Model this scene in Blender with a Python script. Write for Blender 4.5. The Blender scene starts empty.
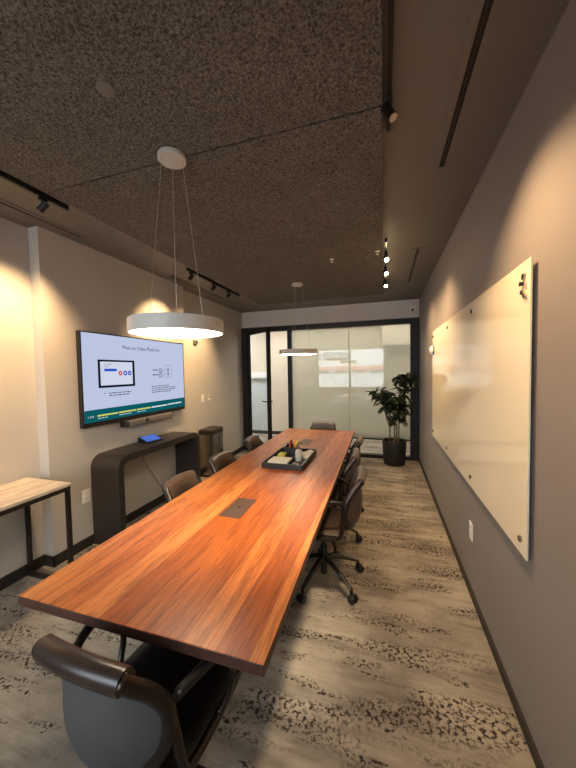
import bpy, bmesh, math, random
from mathutils import Vector, Matrix
random.seed(7)
PI = math.pi
SC = bpy.context.scene
COL = SC.collection

# ------------------------------------------------------------------ helpers
def srgb(r, g, b):
    def f(c):
        c /= 255.0
        return c / 12.92 if c <= 0.04045 else ((c + 0.055) / 1.055) ** 2.4
    return (f(r), f(g), f(b), 1.0)

class NT:
    """small helper around a material node tree"""
    def __init__(self, name):
        self.m = bpy.data.materials.new(name); self.m.use_nodes = True
        self.t = self.m.node_tree; self.n = self.t.nodes; self.l = self.t.links
        self.bsdf = self.n.get('Principled BSDF'); self.out = self.n.get('Material Output')
    def node(self, typ, **kw):
        nd = self.n.new(typ)
        for k, v in kw.items():
            if k.startswith('i_'):
                nd.inputs[k[2:].replace('_', ' ')].default_value = v
            else:
                setattr(nd, k, v)
        return nd
    def link(self, a, b): self.l.new(a, b)
    def coords(self, scale=(1, 1, 1), rot=(0, 0, 0), which='Object'):
        tc = self.n.new('ShaderNodeTexCoord'); mp = self.n.new('ShaderNodeMapping')
        mp.inputs['Scale'].default_value = scale; mp.inputs['Rotation'].default_value = rot
        self.link(tc.outputs[which], mp.inputs['Vector']); return mp.outputs['Vector']
    def noise(self, vec, scale, detail=3, rough=0.5, dist=0.0):
        nd = self.node('ShaderNodeTexNoise'); nd.inputs['Scale'].default_value = scale
        nd.inputs['Detail'].default_value = detail; nd.inputs['Roughness'].default_value = rough
        nd.inputs['Distortion'].default_value = dist
        self.link(vec, nd.inputs['Vector']); return nd.outputs['Fac']
    def ramp(self, fac, stops):
        r = self.node('ShaderNodeValToRGB'); e = r.color_ramp.elements
        while len(e) < len(stops): e.new(0.5)
        for k, (p, c) in enumerate(stops):
            e[k].position = p; e[k].color = c if len(c) == 4 else (*c, 1)
        self.link(fac, r.inputs['Fac']); return r.outputs['Color']
    def mix(self, fac, a, b, mode='MIX'):
        m = self.node('ShaderNodeMix', data_type='RGBA', blend_type=mode)
        for src, idx in ((fac, 0), (a, 6), (b, 7)):
            if hasattr(src, 'is_output'): self.link(src, m.inputs[idx])
            else: m.inputs[idx].default_value = src
        return m.outputs[2]
    def math(self, op, a, b=0.0):
        m = self.node('ShaderNodeMath', operation=op)
        for k, s in enumerate((a, b)):
            if hasattr(s, 'is_output'): self.link(s, m.inputs[k])
            else: m.inputs[k].default_value = s
        return m.outputs[0]
    def bump(self, h, strength, dist=0.01):
        b = self.node('ShaderNodeBump'); b.inputs['Strength'].default_value = strength
        b.inputs['Distance'].default_value = dist
        self.link(h, b.inputs['Height']); self.link(b.outputs['Normal'], self.bsdf.inputs['Normal'])

def plain(name, col, rough=0.5, metal=0.0, var=0.06, scale=9.0, bump=0.0, bscale=200.0, coat=0.0):
    """plain finish with a little procedural tone variation"""
    t = NT(name); v = t.coords()
    f = t.noise(v, scale, 4)
    a = tuple(c * (1 - var) for c in col[:3]) + (1,); b = tuple(min(1, c * (1 + var)) for c in col[:3]) + (1,)
    t.link(t.ramp(f, [(0.3, a), (0.7, b)]), t.bsdf.inputs['Base Color'])
    t.bsdf.inputs['Roughness'].default_value = rough; t.bsdf.inputs['Metallic'].default_value = metal
    if coat: t.bsdf.inputs['Coat Weight'].default_value = coat
    if bump: t.bump(t.noise(v, bscale, 2), bump, 0.002)
    return t.m

def emit(name, col, strength):
    t = NT(name); t.n.remove(t.bsdf)
    e = t.node('ShaderNodeEmission'); e.inputs['Color'].default_value = col; e.inputs['Strength'].default_value = strength
    t.link(e.outputs[0], t.out.inputs['Surface']); return t.m

def mesh_obj(name, bm, mat, parent=None, smooth=False, loc=None, mats=None, autosmooth=None):
    me = bpy.data.meshes.new(name)
    bmesh.ops.recalc_face_normals(bm, faces=bm.faces)
    bm.to_mesh(me); bm.free()
    for m in (mats or [mat]): me.materials.append(m)
    if smooth or autosmooth:
        for p in me.polygons: p.use_smooth = True
    o = bpy.data.objects.new(name, me); COL.objects.link(o)
    if autosmooth:
        md = o.modifiers.new('edges', 'EDGE_SPLIT'); md.split_angle = math.radians(autosmooth)
    if parent: o.parent = parent
    if loc: o.location = loc
    return o

def thing(name, label, cat, loc=(0, 0, 0), rz=0.0, group=None, kind=None):
    o = bpy.data.objects.new(name, None); COL.objects.link(o); o.empty_display_size = 0.05
    o.location = loc; o.rotation_euler = (0, 0, rz)
    return tag(o, label, cat, group, kind)
def tag(o, label=None, cat=None, group=None, kind=None):
    if label: o['label'] = label
    if cat: o['category'] = cat
    if group: o['group'] = group
    if kind: o['kind'] = kind
    return o
def struct(name, bm, mat, label=None, cat=None, **kw):
    o = mesh_obj(name, bm, mat, **kw); return tag(o, label, cat, None, 'structure')

def box(bm, lo, hi, bev=0.0, seg=2, rot=None, mi=0):
    c = [(a + b) / 2 for a, b in zip(lo, hi)]; s = [abs(b - a) for a, b in zip(lo, hi)]
    M = Matrix.Translation(c) @ (rot.to_4x4() if rot else Matrix.Identity(4)) @ Matrix.Diagonal((*s, 1))
    r = bmesh.ops.create_cube(bm, size=1, matrix=M)
    vs = r['verts']; fs = set(f for v in vs for f in v.link_faces)
    for f in fs: f.material_index = mi
    if bev:
        es = list(set(e for v in vs for e in v.link_edges))
        bmesh.ops.bevel(bm, geom=es, offset=bev, segments=seg, affect='EDGES', profile=0.5)
    return bm
def B(lo, hi, bev=0.0, **k): return box(bmesh.new(), lo, hi, bev, **k)
def cyl(bm, p, q, r1, r2=None, n=24, caps=True, mi=0):
    p, q = Vector(p), Vector(q); d = q - p; r2 = r1 if r2 is None else r2
    M = Matrix.Translation((p + q) / 2) @ d.to_track_quat('Z', 'Y').to_matrix().to_4x4()
    r = bmesh.ops.create_cone(bm, cap_ends=caps, segments=n, radius1=r1, radius2=r2, depth=d.length, matrix=M)
    for f in set(f for v in r['verts'] for f in v.link_faces): f.material_index = mi
    return bm
def catmull(pts, sub=6):
    pts = [Vector(p) for p in pts]; out = []
    for i in range(len(pts) - 1):
        p0 = pts[max(i - 1, 0)]; p1 = pts[i]; p2 = pts[i + 1]; p3 = pts[min(i + 2, len(pts) - 1)]
        for k in range(sub):
            t = k / sub
            out.append(0.5 * ((2 * p1) + (p2 - p0) * t + (2 * p0 - 5 * p1 + 4 * p2 - p3) * t * t + (3 * p1 - p0 - 3 * p2 + p3) * t ** 3))
    out.append(pts[-1]); return out
def tube(bm, pts, r, n=10, flat=1.0, ref=Vector((0, 0, 1)), closed=False):
    """sweep a round (or flattened) section along a polyline; r a number or a list"""
    pts = [Vector(p) for p in pts]; N = len(pts); rings = []
    for i, p in enumerate(pts):
        if closed: d = pts[(i + 1) % N] - pts[i - 1]
        else: d = pts[min(i + 1, N - 1)] - pts[max(i - 1, 0)]
        d.normalize()
        a = d.cross(ref)
        if a.length < 1e-3: a = d.cross(Vector((1, 0.3, 0)))
        a.normalize(); b = a.cross(d); rr = r[i] if isinstance(r, (list, tuple)) else r
        rings.append([bm.verts.new(p + a * math.cos(2 * PI * k / n) * rr + b * math.sin(2 * PI * k / n) * rr * flat) for k in range(n)])
    for i in range(N if closed else N - 1):
        A, Bq = rings[i], rings[(i + 1) % N]
        for k in range(n):
            bm.faces.new((A[k], A[(k + 1) % n], Bq[(k + 1) % n], Bq[k]))
    if not closed:
        bm.faces.new(rings[0]); bm.faces.new(list(reversed(rings[-1])))
    return bm
def lathe(bm, prof, n=40, c=(0, 0, 0)):
    rings = []
    for r, z in prof:
        rings.append([bm.verts.new((c[0] + r * math.cos(2 * PI * k / n), c[1] + r * math.sin(2 * PI * k / n), c[2] + z)) for k in range(n)] if r > 1e-6
                     else [bm.verts.new((c[0], c[1], c[2] + z))])
    for A, Bq in zip(rings, rings[1:]):
        for k in range(n):
            k2 = (k + 1) % n
            if len(A) == 1 and len(Bq) == 1: continue
            if len(A) == 1: bm.faces.new((A[0], Bq[k2], Bq[k]))
            elif len(Bq) == 1: bm.faces.new((A[k], A[k2], Bq[0]))
            else: bm.faces.new((A[k], A[k2], Bq[k2], Bq[k]))
    return bm
def grid_solid(bm, f, g, nu, nv):
    """solid between two parametric surfaces f and g on the unit square"""
    top = [[bm.verts.new(f(i / nu, j / nv)) for j in range(nv + 1)] for i in range(nu + 1)]
    bot = [[bm.verts.new(g(i / nu, j / nv)) for j in range(nv + 1)] for i in range(nu + 1)]
    for i in range(nu):
        for j in range(nv):
            bm.faces.new((top[i][j], top[i + 1][j], top[i + 1][j + 1], top[i][j + 1]))
            bm.faces.new((bot[i][j], bot[i][j + 1], bot[i + 1][j + 1], bot[i + 1][j]))
    for i in range(nu):
        bm.faces.new((top[i][0], bot[i][0], bot[i + 1][0], top[i + 1][0]))
        bm.faces.new((top[i][nv], top[i + 1][nv], bot[i + 1][nv], bot[i][nv]))
    for j in range(nv):
        bm.faces.new((top[0][j], top[0][j + 1], bot[0][j + 1], bot[0][j]))
        bm.faces.new((top[nu][j], bot[nu][j], bot[nu][j + 1], top[nu][j + 1]))
    return bm
def prism_y(bm, prof, y0, y1, mi=0):
    a = [bm.verts.new((x, y0, z)) for x, z in prof]; b = [bm.verts.new((x, y1, z)) for x, z in prof]
    n = len(prof)
    fs = [bm.faces.new(a), bm.faces.new(list(reversed(b)))]
    for k in range(n): fs.append(bm.faces.new((a[k], b[k], b[(k + 1) % n], a[(k + 1) % n])))
    for f in fs: f.material_index = mi
    return bm
def copy_tree(o, parent=None):
    c = o.copy(); COL.objects.link(c); c.parent = parent
    for ch in list(o.children): copy_tree(ch, c)
    return c

# ------------------------------------------------------------------ room measures (metres)
XL, XR = -2.607, 0.559            # left wall (recessed face), right wall
XT, YT0, YT1 = -2.505, 1.734, 3.53  # projecting part of the left wall carrying the screen
YB, YF = 5.479, -1.25             # glazed back wall, window wall behind the camera
ZC, ZB = 2.654, 2.356             # ceiling, underside of the bulkhead
YC = 7.0                          # corridor wall

# ------------------------------------------------------------------ materials
def wall_paint(name, col, var=0.03):
    t = NT(name); v = t.coords()
    f = t.noise(v, 3.0, 5)
    t.link(t.ramp(f, [(0.3, tuple(c * (1 - var) for c in col[:3])), (0.7, tuple(c * (1 + var) for c in col[:3]))]), t.bsdf.inputs['Base Color'])
    t.bsdf.inputs['Roughness'].default_value = 0.62
    t.bump(t.noise(v, 260, 2), 0.08, 0.001); return t.m
M_wall_l = wall_paint('warm_white_paint', srgb(186, 180, 171))
M_wall_r = wall_paint('charcoal_taupe_paint', srgb(138, 130, 127))
M_bulk = wall_paint('pale_grey_paint', srgb(208, 206, 203))
M_ceil = wall_paint('dark_ceiling_paint', srgb(114, 109, 103))
M_corr = wall_paint('corridor_cream_paint', srgb(214, 202, 184))
M_corr_daylit = wall_paint('corridor_daylit_paint', srgb(200, 208, 210))  # bluish daylight on the lower corridor wall, put into the paint colour
M_trim_w = wall_paint('white_ledge_paint', srgb(235, 235, 235))

def acoustic():
    t = NT('acoustic_spray'); v = t.coords()
    n1 = t.noise(v, 105, 3, 0.6, 0.6); n2 = t.noise(v, 4, 3)
    vo = t.node('ShaderNodeTexVoronoi', feature='F1'); vo.inputs['Scale'].default_value = 70; t.link(v, vo.inputs['Vector'])
    c = t.ramp(n1, [(0.34, srgb(66, 62, 58)), (0.5, srgb(112, 107, 101)), (0.66, srgb(136, 130, 123))])
    c2 = t.ramp(n2, [(0.3, (0.9, 0.9, 0.9)), (0.7, (1.05, 1.05, 1.05))])
    t.link(t.mix(1.0, c, c2, 'MULTIPLY'), t.bsdf.inputs['Base Color'])
    t.bsdf.inputs['Roughness'].default_value = 0.95; t.bsdf.inputs['Specular IOR Level'].default_value = 0.15
    h = t.math('ADD', n1, t.math('MULTIPLY', vo.outputs['Distance'], 0.5))
    t.bump(h, 1.0, 0.012); return t.m
M_acoustic = acoustic()

def carpet():
    t = NT('woven_carpet'); v = t.coords()
    streak = t.noise(t.coords((0.9, 9, 1)), 1.6, 6, 0.62)
    fine = t.noise(t.coords((6, 60, 1)), 2.0, 3, 0.6)
    blot = t.noise(t.coords((1, 1.6, 1)), 2.4, 5, 0.6)
    base = t.ramp(streak, [(0.28, srgb(98, 90, 82)), (0.5, srgb(148, 136, 122)), (0.72, srgb(186, 174, 156))])
    base = t.mix(0.2, base, t.ramp(fine, [(0.3, srgb(105, 97, 88)), (0.7, srgb(196, 186, 168))]))
    base = t.mix(0.42, base, t.ramp(blot, [(0.38, srgb(96, 90, 84)), (0.62, srgb(186, 175, 158))]))
    # tile tone (half metre by one metre)
    br = t.node('ShaderNodeTexBrick'); br.offset = 0.5; br.inputs['Scale'].default_value = 1.0
    br.inputs['Brick Width'].default_value = 0.5; br.inputs['Row Height'].default_value = 1.0
    br.inputs['Mortar Size'].default_value = 0.0015; br.inputs['Color1'].default_value = (0.93, 0.93, 0.93, 1)
    br.inputs['Color2'].default_value = (1.06, 1.06, 1.06, 1); br.inputs['Mortar'].default_value = (0.86, 0.86, 0.86, 1)
    t.link(v, br.inputs['Vector'])
    base = t.mix(1.0, base, br.outputs['Color'], 'MULTIPLY')
    # pebble flecks: dark cell borders, kept in bands that run across the room
    vw = t.node('ShaderNodeTexVoronoi', feature='DISTANCE_TO_EDGE'); vw.inputs['Scale'].default_value = 58
    wob = t.noise(v, 30, 2); wv = t.node('ShaderNodeVectorMath', operation='ADD'); t.link(t.coords((0.85, 1.2, 1)), wv.inputs[0])
    sc = t.node('ShaderNodeVectorMath', operation='SCALE'); sc.inputs['Scale'].default_value = 0.010
    cmb = t.node('ShaderNodeCombineXYZ'); t.link(wob, cmb.inputs[0]); t.link(t.noise(v, 27, 2), cmb.inputs[1])
    t.link(cmb.outputs[0], sc.inputs[0]); t.link(sc.outputs[0], wv.inputs[1]); t.link(wv.outputs[0], vw.inputs['Vector'])
    edge = t.ramp(vw.outputs['Distance'], [(0.10, (1, 1, 1)), (0.26, (0, 0, 0))])
    brk = t.ramp(t.noise(v, 52, 2), [(0.45, (0, 0, 0)), (0.58, (1, 1, 1))])
    band = t.ramp(t.noise(t.coords((0.75, 3.6, 1)), 1.55, 3, 0.55, 0.3), [(0.51, (0, 0, 0)), (0.60, (1, 1, 1))])
    band2 = t.ramp(t.noise(t.coords((1.6, 7, 1)), 1.9, 4, 0.6, 0.4), [(0.57, (0, 0, 0)), (0.62, (1, 1, 1))])
    bands = t.mix(1.0, band, band2, 'LIGHTEN')
    m = t.mix(1.0, t.mix(1.0, edge, brk, 'MULTIPLY'), bands, 'MULTIPLY')
    t.link(t.mix(m, base, srgb(50, 42, 37)), t.bsdf.inputs['Base Color'])
    t.bsdf.inputs['Roughness'].default_value = 0.97; t.bsdf.inputs['Specular IOR Level'].default_value = 0.1
    t.bump(t.noise(v, 320, 2), 0.5, 0.003); return t.m
M_carpet = carpet()

def walnut():
    t = NT('oiled_walnut_planks'); v = t.coords(rot=(0, 0, PI / 2))
    br = t.node('ShaderNodeTexBrick'); br.offset = 0.37; br.offset_frequency = 2; br.inputs['Scale'].default_value = 1
    br.inputs['Brick Width'].default_value = 4.2; br.inputs['Row Height'].default_value = 0.105
    br.inputs['Mortar Size'].default_value = 0.0007; br.inputs['Mortar Smooth'].default_value = 0.2
    br.inputs['Color1'].default_value = (0, 0, 0, 1); br.inputs['Color2'].default_value = (1, 1, 1, 1); br.inputs['Mortar'].default_value = (0.2, 0.2, 0.2, 1)
    t.link(v, br.inputs['Vector'])
    sep = t.node('ShaderNodeSeparateColor'); t.link(br.outputs['Color'], sep.inputs[0]); pid = sep.outputs[0]
    # grain shifted per plank
    off = t.node('ShaderNodeCombineXYZ'); t.link(t.math('MULTIPLY', pid, 7.3), off.inputs[1]); t.link(t.math('MULTIPLY', pid, 3.1), off.inputs[2])
    def shifted(scale):
        a = t.node('ShaderNodeVectorMath', operation='ADD'); t.link(t.coords(scale), a.inputs[0]); t.link(off.outputs[0], a.inputs[1]); return a.outputs[0]
    g1 = t.noise(shifted((9, 0.9, 1)), 3.0, 6, 0.62, 1.2)
    g2 = t.noise(shifted((60, 2.2, 1)), 3.0, 4, 0.6, 0.3)
    tone = t.ramp(pid, [(0.0, srgb(152, 76, 30)), (0.35, srgb(174, 94, 40)), (0.65, srgb(187, 105, 48)), (1.0, srgb(200, 124, 64))])
    g = t.ramp(g1, [(0.28, (0.42, 0.36, 0.32)), (0.45, (0.86, 0.84, 0.82)), (0.62, (1.06, 1.05, 1.04)), (0.8, (0.75, 0.7, 0.66))])
    c = t.mix(0.9, tone, g, 'MULTIPLY')
    c = t.mix(0.55, c, t.ramp(g2, [(0.3, (0.55, 0.5, 0.46)), (0.6, (1.05, 1.05, 1.05))]), 'MULTIPLY')
    # figure and knots
    fg = t.noise(shifted((8.5, 0.5, 1)), 2.2, 6, 0.65, 3.0)
    c = t.mix(t.ramp(fg, [(0.50, (0, 0, 0)), (0.60, (0.6, 0.6, 0.6)), (0.64, (0.1, 0.1, 0.1)), (0.70, (0.8, 0.8, 0.8)), (0.78, (0.1, 0.1, 0.1))]), c, srgb(92, 36, 12))
    mort = t.mix(br.outputs['Fac'], c, srgb(62, 26, 12))
    t.link(mort, t.bsdf.inputs['Base Color'])
    t.link(t.ramp(g2, [(0.3, (0.42, 0.42, 0.42)), (0.7, (0.32, 0.32, 0.32))]), t.bsdf.inputs['Roughness'])
    t.bsdf.inputs['Specular IOR Level'].default_value = 0.45
    t.bump(g2, 0.06, 0.001); return t.m
M_walnut = walnut()
M_walnut_edge = plain('dark_walnut_edge', srgb(70, 42, 32), 0.45, var=0.25, scale=30)

def wood(name, dark, light, rough=0.5, scale=(1.5, 14, 14), dist=0.6):
    t = NT(name)
    g = t.noise(t.coords(scale), 2.2, 6, 0.65, dist)
    t.link(t.ramp(g, [(0.3, dark), (0.7, light)]), t.bsdf.inputs['Base Color'])
    t.bsdf.inputs['Roughness'].default_value = rough; return t.m
M_console = wood('dark_stained_oak', srgb(40, 34, 30), srgb(56, 48, 42), 0.4, (14, 1.5, 14))
M_white_wood = wood('whitewashed_wood', srgb(158, 138, 118), srgb(222, 208, 190), 0.5, (11, 1.6, 11), 1.5)
M_black = plain('black_metal', srgb(26, 24, 23), 0.42, 0.3)
M_frame = plain('black_frame_powder_coat', srgb(20, 19, 18), 0.5)
M_bronze = plain('dark_bronze_metal', srgb(58, 46, 38), 0.4, 0.5)
M_base_board = plain('dark_baseboard', srgb(42, 36, 32), 0.55)
M_plastic = plain('black_plastic', srgb(24, 23, 23), 0.38)
M_wheel = plain('castor_rubber', srgb(30, 31, 34), 0.35)
M_leather = plain('black_leather', srgb(27, 22, 20), 0.42, var=0.2, bump=0.2, bscale=260)
M_brown = plain('brown_leather', srgb(74, 59, 48), 0.45, var=0.12, bump=0.2, bscale=260)
M_roll = plain('brown_black_rolled_leather', srgb(52, 40, 34), 0.3, var=0.15)
M_roll2 = plain('brown_rolled_leather', srgb(92, 74, 62), 0.32, var=0.12)
M_back = plain('grey_back_panel', srgb(70, 67, 64), 0.7, var=0.08, bump=0.15, bscale=500)
M_rail = plain('dark_polished_rail', srgb(56, 46, 40), 0.28, 0.6)
M_steel = plain('brushed_steel', srgb(150, 142, 134), 0.24, 1.0, var=0.04)
M_chrome = plain('polished_standoff', srgb(190, 182, 170), 0.18, 1.0)
M_white = plain('white_plastic', srgb(232, 230, 225), 0.45, var=0.02)
M_lamp_body = plain('pendant_white_aluminium', srgb(196, 192, 184), 0.42, var=0.03)
M_cable = plain('steel_cable', srgb(190, 175, 155), 0.4, 0.4)
M_grey = plain('grey_plastic', srgb(120, 112, 104), 0.45)
M_paper = plain('white_paper', srgb(228, 220, 200), 0.8, var=0.03)
M_yellow = plain('yellow_paper', srgb(214, 196, 92), 0.8, var=0.05)
M_orange = plain('orange_plastic', srgb(220, 120, 40), 0.4)
M_red = plain('red_plastic', srgb(170, 50, 36), 0.4)
M_plate = plain('dark_brown_plate', srgb(86, 66, 56), 0.45, 0.3)
M_black_tray = plain('black_tray', srgb(28, 25, 23), 0.4)
M_clear = None
M_pot = plain('matte_black_pot', srgb(30, 28, 27), 0.55)
M_soil = plain('potting_soil', srgb(46, 32, 22), 0.95, var=0.4, scale=60)
M_bark = plain('cane_bark', srgb(112, 88, 60), 0.8, var=0.3, scale=30)
M_leaf = plain('dark_leaf', srgb(34, 46, 22), 0.42, var=0.35, scale=14)
M_slot = plain('slot_shadow_black', srgb(10, 9, 9), 0.7)
M_diff = emit('pendant_diffuser', (1.0, 0.80, 0.56, 1), 13.0)
M_diff_far = emit('pendant_diffuser_far', (1.0, 0.84, 0.62, 1), 9.0)
M_spot = emit('spot_lens_glow', (1.0, 0.74, 0.42, 1), 60.0)
M_screen = emit('screen_slide_blue_white', srgb(206, 216, 246), 0.42)
M_tablet = emit('tablet_screen_blue', srgb(88, 128, 226), 0.4)
EM = lambda n, c, s=0.44: emit(n, srgb(*c), s)
M_t_teal = EM('slide_teal', (12, 96, 104)); M_t_ink = EM('slide_ink', (58, 62, 78)); M_t_yel = EM('slide_yellow', (226, 226, 110))
M_t_white = EM('slide_white', (236, 242, 250)); M_t_dark = EM('slide_tablet_frame', (26, 30, 40)); M_t_blue = EM('slide_blue', (40, 84, 204))
M_t_red = EM('slide_red', (222, 74, 62)); M_t_pane = EM('slide_pane', (222, 230, 250)); M_t_grey = EM('slide_grey', (120, 128, 146))

def clear_glass(name, tint=(1, 1, 1, 1), rough=0.0, base=None):
    t = NT(name); t.n.remove(t.bsdf)
    fr = t.node('ShaderNodeFresnel'); fr.inputs['IOR'].default_value = 1.5
    tr = t.node('ShaderNodeBsdfTransparent'); tr.inputs['Color'].default_value = tint
    gl = t.node('ShaderNodeBsdfGlossy'); gl.inputs['Roughness'].default_value = rough
    mx = t.node('ShaderNodeMixShader')
    under = tr.outputs[0]
    if base:
        df = t.node('ShaderNodeBsdfDiffuse'); df.inputs['Color'].default_value = base[0]
        tl = t.node('ShaderNodeBsdfTranslucent'); tl.inputs['Color'].default_value = base[0]
        m1 = t.node('ShaderNodeMixShader'); m1.inputs[0].default_value = 0.5; t.link(df.outputs[0], m1.inputs[1]); t.link(tl.outputs[0], m1.inputs[2])
        m2 = t.node('ShaderNodeMixShader'); m2.inputs[0].default_value = base[1]
        t.link(tr.outputs[0], m2.inputs[1]); t.link(m1.outputs[0], m2.inputs[2]); under = m2.outputs[0]
    # both faces of a pane reflect: about twice the single-surface amount
    f2 = t.math('MINIMUM', t.math('MULTIPLY', fr.outputs[0], 1.9), 1.0)
    t.link(f2, mx.inputs[0]); t.link(under, mx.inputs[1]); t.link(gl.outputs[0], mx.inputs[2])
    t.link(mx.outputs[0], t.out.inputs['Surface']); return t.m
M_glass = clear_glass('clear_glass', (0.94, 0.96, 0.95, 1))
M_film = clear_glass('frosted_privacy_film', (0.92, 0.93, 0.86, 1), 0.0, (srgb(196, 200, 186), 0.62))
M_bottle = plain('translucent_grey_plastic', srgb(196, 186, 170), 0.25)
t = NT('back_painted_glass_board'); v = t.coords()
t.link(t.ramp(t.noise(v, 2, 3), [(0.3, srgb(240, 229, 202)), (0.7, srgb(244, 233, 207))]), t.bsdf.inputs['Base Color'])
t.bsdf.inputs['Roughness'].default_value = 0.04; t.bsdf.inputs['IOR'].default_value = 1.6; M_board = t.m
M_board_edge = plain('board_glass_edge', srgb(216, 214, 190), 0.2)

# ------------------------------------------------------------------ setting
struct('floor', B((-6.0, YF - 0.1, -0.12), (3.0, 9.0, 0.0)), M_carpet)
bm = bmesh.new(); box(bm, (XL - 0.12, YF - 0.1, 0), (XL, YB + 0.1, ZC)); box(bm, (XL - 0.02, YT0, 0), (XT, YT1, ZC))
struct('wall_left', bm, M_wall_l)
struct('wall_right', B((XR, YF - 0.1, 0), (XR + 0.12, YB + 0.1, ZC)), M_wall_r)
struct('wall_back', B((XL, YB, ZB), (XR, YB + 0.12, ZC)), M_bulk)
struct('ceiling', B((XL - 0.12, YF - 0.1, ZC), (XR + 0.12, YB + 0.12, ZC + 0.12)), M_ceil)
# acoustic panels, three across the length of the room with fine seams
for k, (a, b) in enumerate(((-1.1, 1.413), (1.424, 2.636), (2.643, 4.86))):
    struct('ceiling_panel', B((-1.955, a, ZC - 0.022), (0.0, b, ZC + 0.02)), M_acoustic)
struct('seam_shade_1', B((-1.95, 1.40, ZC - 0.004), (-0.005, 1.44, ZC)), M_slot)  # black strip added behind the panel seam, standing in for its shade
struct('seam_shade_2', B((-1.95, 2.62, ZC - 0.004), (-0.005, 2.66, ZC)), M_slot)  # same added dark strip for the shade in the far seam
# baseboards
bm = bmesh.new()
box(bm, (XL, YF, 0), (XL + 0.012, YT0, 0.085)); box(bm, (XL, YT0 - 0.012, 0), (XT + 0.012, YT0, 0.085))
box(bm, (XT, YT0 - 0.012, 0), (XT + 0.012, YT1 + 0.012, 0.085)); box(bm, (XL, YT1, 0), (XL + 0.012, YB, 0.085))
struct('baseboard_left', bm, M_base_board)
struct('baseboard_right', B((XR - 0.012, YF, 0), (XR, YB - 0.03, 0.05)), M_base_board)
# window wall behind the camera
WX0, WX1, WZ0, WZ1 = -2.55, 0.05, 0.80, 2.36
bm = bmesh.new()
box(bm, (XL, YF - 0.12, 0), (XR, YF, WZ0)); box(bm, (XL, YF - 0.12, WZ1), (XR, YF, ZC))
box(bm, (XL, YF - 0.12, WZ0), (WX0, YF, WZ1)); box(bm, (WX1, YF - 0.12, WZ0), (XR, YF, WZ1))
struct('wall_front', bm, M_wall_l)
wf = bpy.data.objects.new('window_2', None); COL.objects.link(wf); tag(wf, kind='structure')
bm = bmesh.new()
for x in (WX0, (WX0 + WX1) / 2 - 0.025, WX1 - 0.05): box(bm, (x, YF - 0.09, WZ0), (x + 0.05, YF - 0.03, WZ1))
for z in (WZ0, WZ1 - 0.05): box(bm, (WX0 + 0.05, YF - 0.089, z), (WX1 - 0.05, YF - 0.031, z + 0.05))
mesh_obj('window_frame', bm, M_frame, wf)
bm = bmesh.new(); vs = [bm.verts.new(p) for p in ((WX0 + .04, YF - .06, WZ0 + .04), (WX1 - .04, YF - .06, WZ0 + .04), (WX1 - .04, YF - .06, WZ1 - .04), (WX0 + .04, YF - .06, WZ1 - .04))]; bm.faces.new(vs)
mesh_obj('window_glass', bm, M_glass, wf)

# glazed partition at the back: frame, two film-covered panes, clear strip below
g1 = bpy.data.objects.new('window_1', None); COL.objects.link(g1); tag(g1, kind='structure')
JL0, JL1, MU0, MU1, JR0 = XL, -2.475, -1.69, -1.615, 0.425
bm = bmesh.new()
box(bm, (JL0, YB - 0.02, 0), (JL1, YB + 0.08, ZB)); box(bm, (MU0, YB - 0.02, 0), (MU1, YB + 0.08, ZB - 0.09))
box(bm, (JR0, YB - 0.02, 0), (XR, YB + 0.08, ZB))
box(bm, (JL1, YB - 0.02, ZB - 0.09), (JR0, YB + 0.08, ZB)); box(bm, (MU1, YB - 0.02, 0), (JR0, YB + 0.08, 0.055))
mesh_obj('window_frame', bm, M_frame, g1)
FZ = 0.335
def quad(pts):
    bm = bmesh.new(); bm.faces.new([bm.verts.new(p) for p in pts]); return bm
mesh_obj('pane_joint', B((-0.580, YB + 0.026, 0.05), (-0.573, YB + 0.034, ZB - 0.09)), M_grey, g1)
for a, b in ((MU1, -0.580), (-0.573, JR0)):
    mesh_obj('frosted_pane', quad(((a, YB + 0.03, FZ), (b, YB + 0.03, FZ), (b, YB + 0.03, ZB - 0.09), (a, YB + 0.03, ZB - 0.09))), M_film, g1)
    mesh_obj('clear_pane', quad(((a, YB + 0.03, 0.05), (b, YB + 0.03, 0.05), (b, YB + 0.03, FZ - 0.02), (a, YB + 0.03, FZ - 0.02))), M_glass, g1)
mesh_obj('film_edge', B((MU1, YB + 0.022, FZ - 0.022), (JR0, YB + 0.038, FZ)), M_frame, g1)
# open glass door, hinged on the left jamb and swung into the room
d1 = bpy.data.objects.new('door_1', None); COL.objects.link(d1); tag(d1, kind='structure')
d1.location = (-2.47, YB - 0.03, 0); d1.rotation_euler = (0, 0, math.radians(-38.5))
DW, DH = 0.79, 2.275
bm = bmesh.new()
box(bm, (0, -0.022, 0.012), (0.06, 0.022, DH)); box(bm, (DW - 0.075, -0.022, 0.012), (DW, 0.022, DH))
box(bm, (0.06, -0.021, DH - 0.07), (DW - 0.075, 0.021, DH)); box(bm, (0.06, -0.021, 0.012), (DW - 0.075, 0.021, 0.12))
mesh_obj('door_frame', bm, M_frame, d1)
mesh_obj('door_glass', quad(((0.05, 0, 0.11), (DW - 0.07, 0, 0.11), (DW - 0.07, 0, DH - 0.06), (0.05, 0, DH - 0.06))), M_glass, d1)
for s in (-1, 1):
    bm = bmesh.new(); box(bm, (DW - 0.06, s * 0.023, 0.90), (DW - 0.018, s * 0.034, 1.12), 0.004)
    tube(bm, catmull([(DW - 0.04, s * 0.03, 1.0), (DW - 0.04, s * 0.065, 1.0), (DW - 0.07, s * 0.072, 1.0), (DW - 0.16, s * 0.07, 1.0)], 4), 0.009)
    mesh_obj('door_handle', bm, M_bronze, d1)

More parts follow.
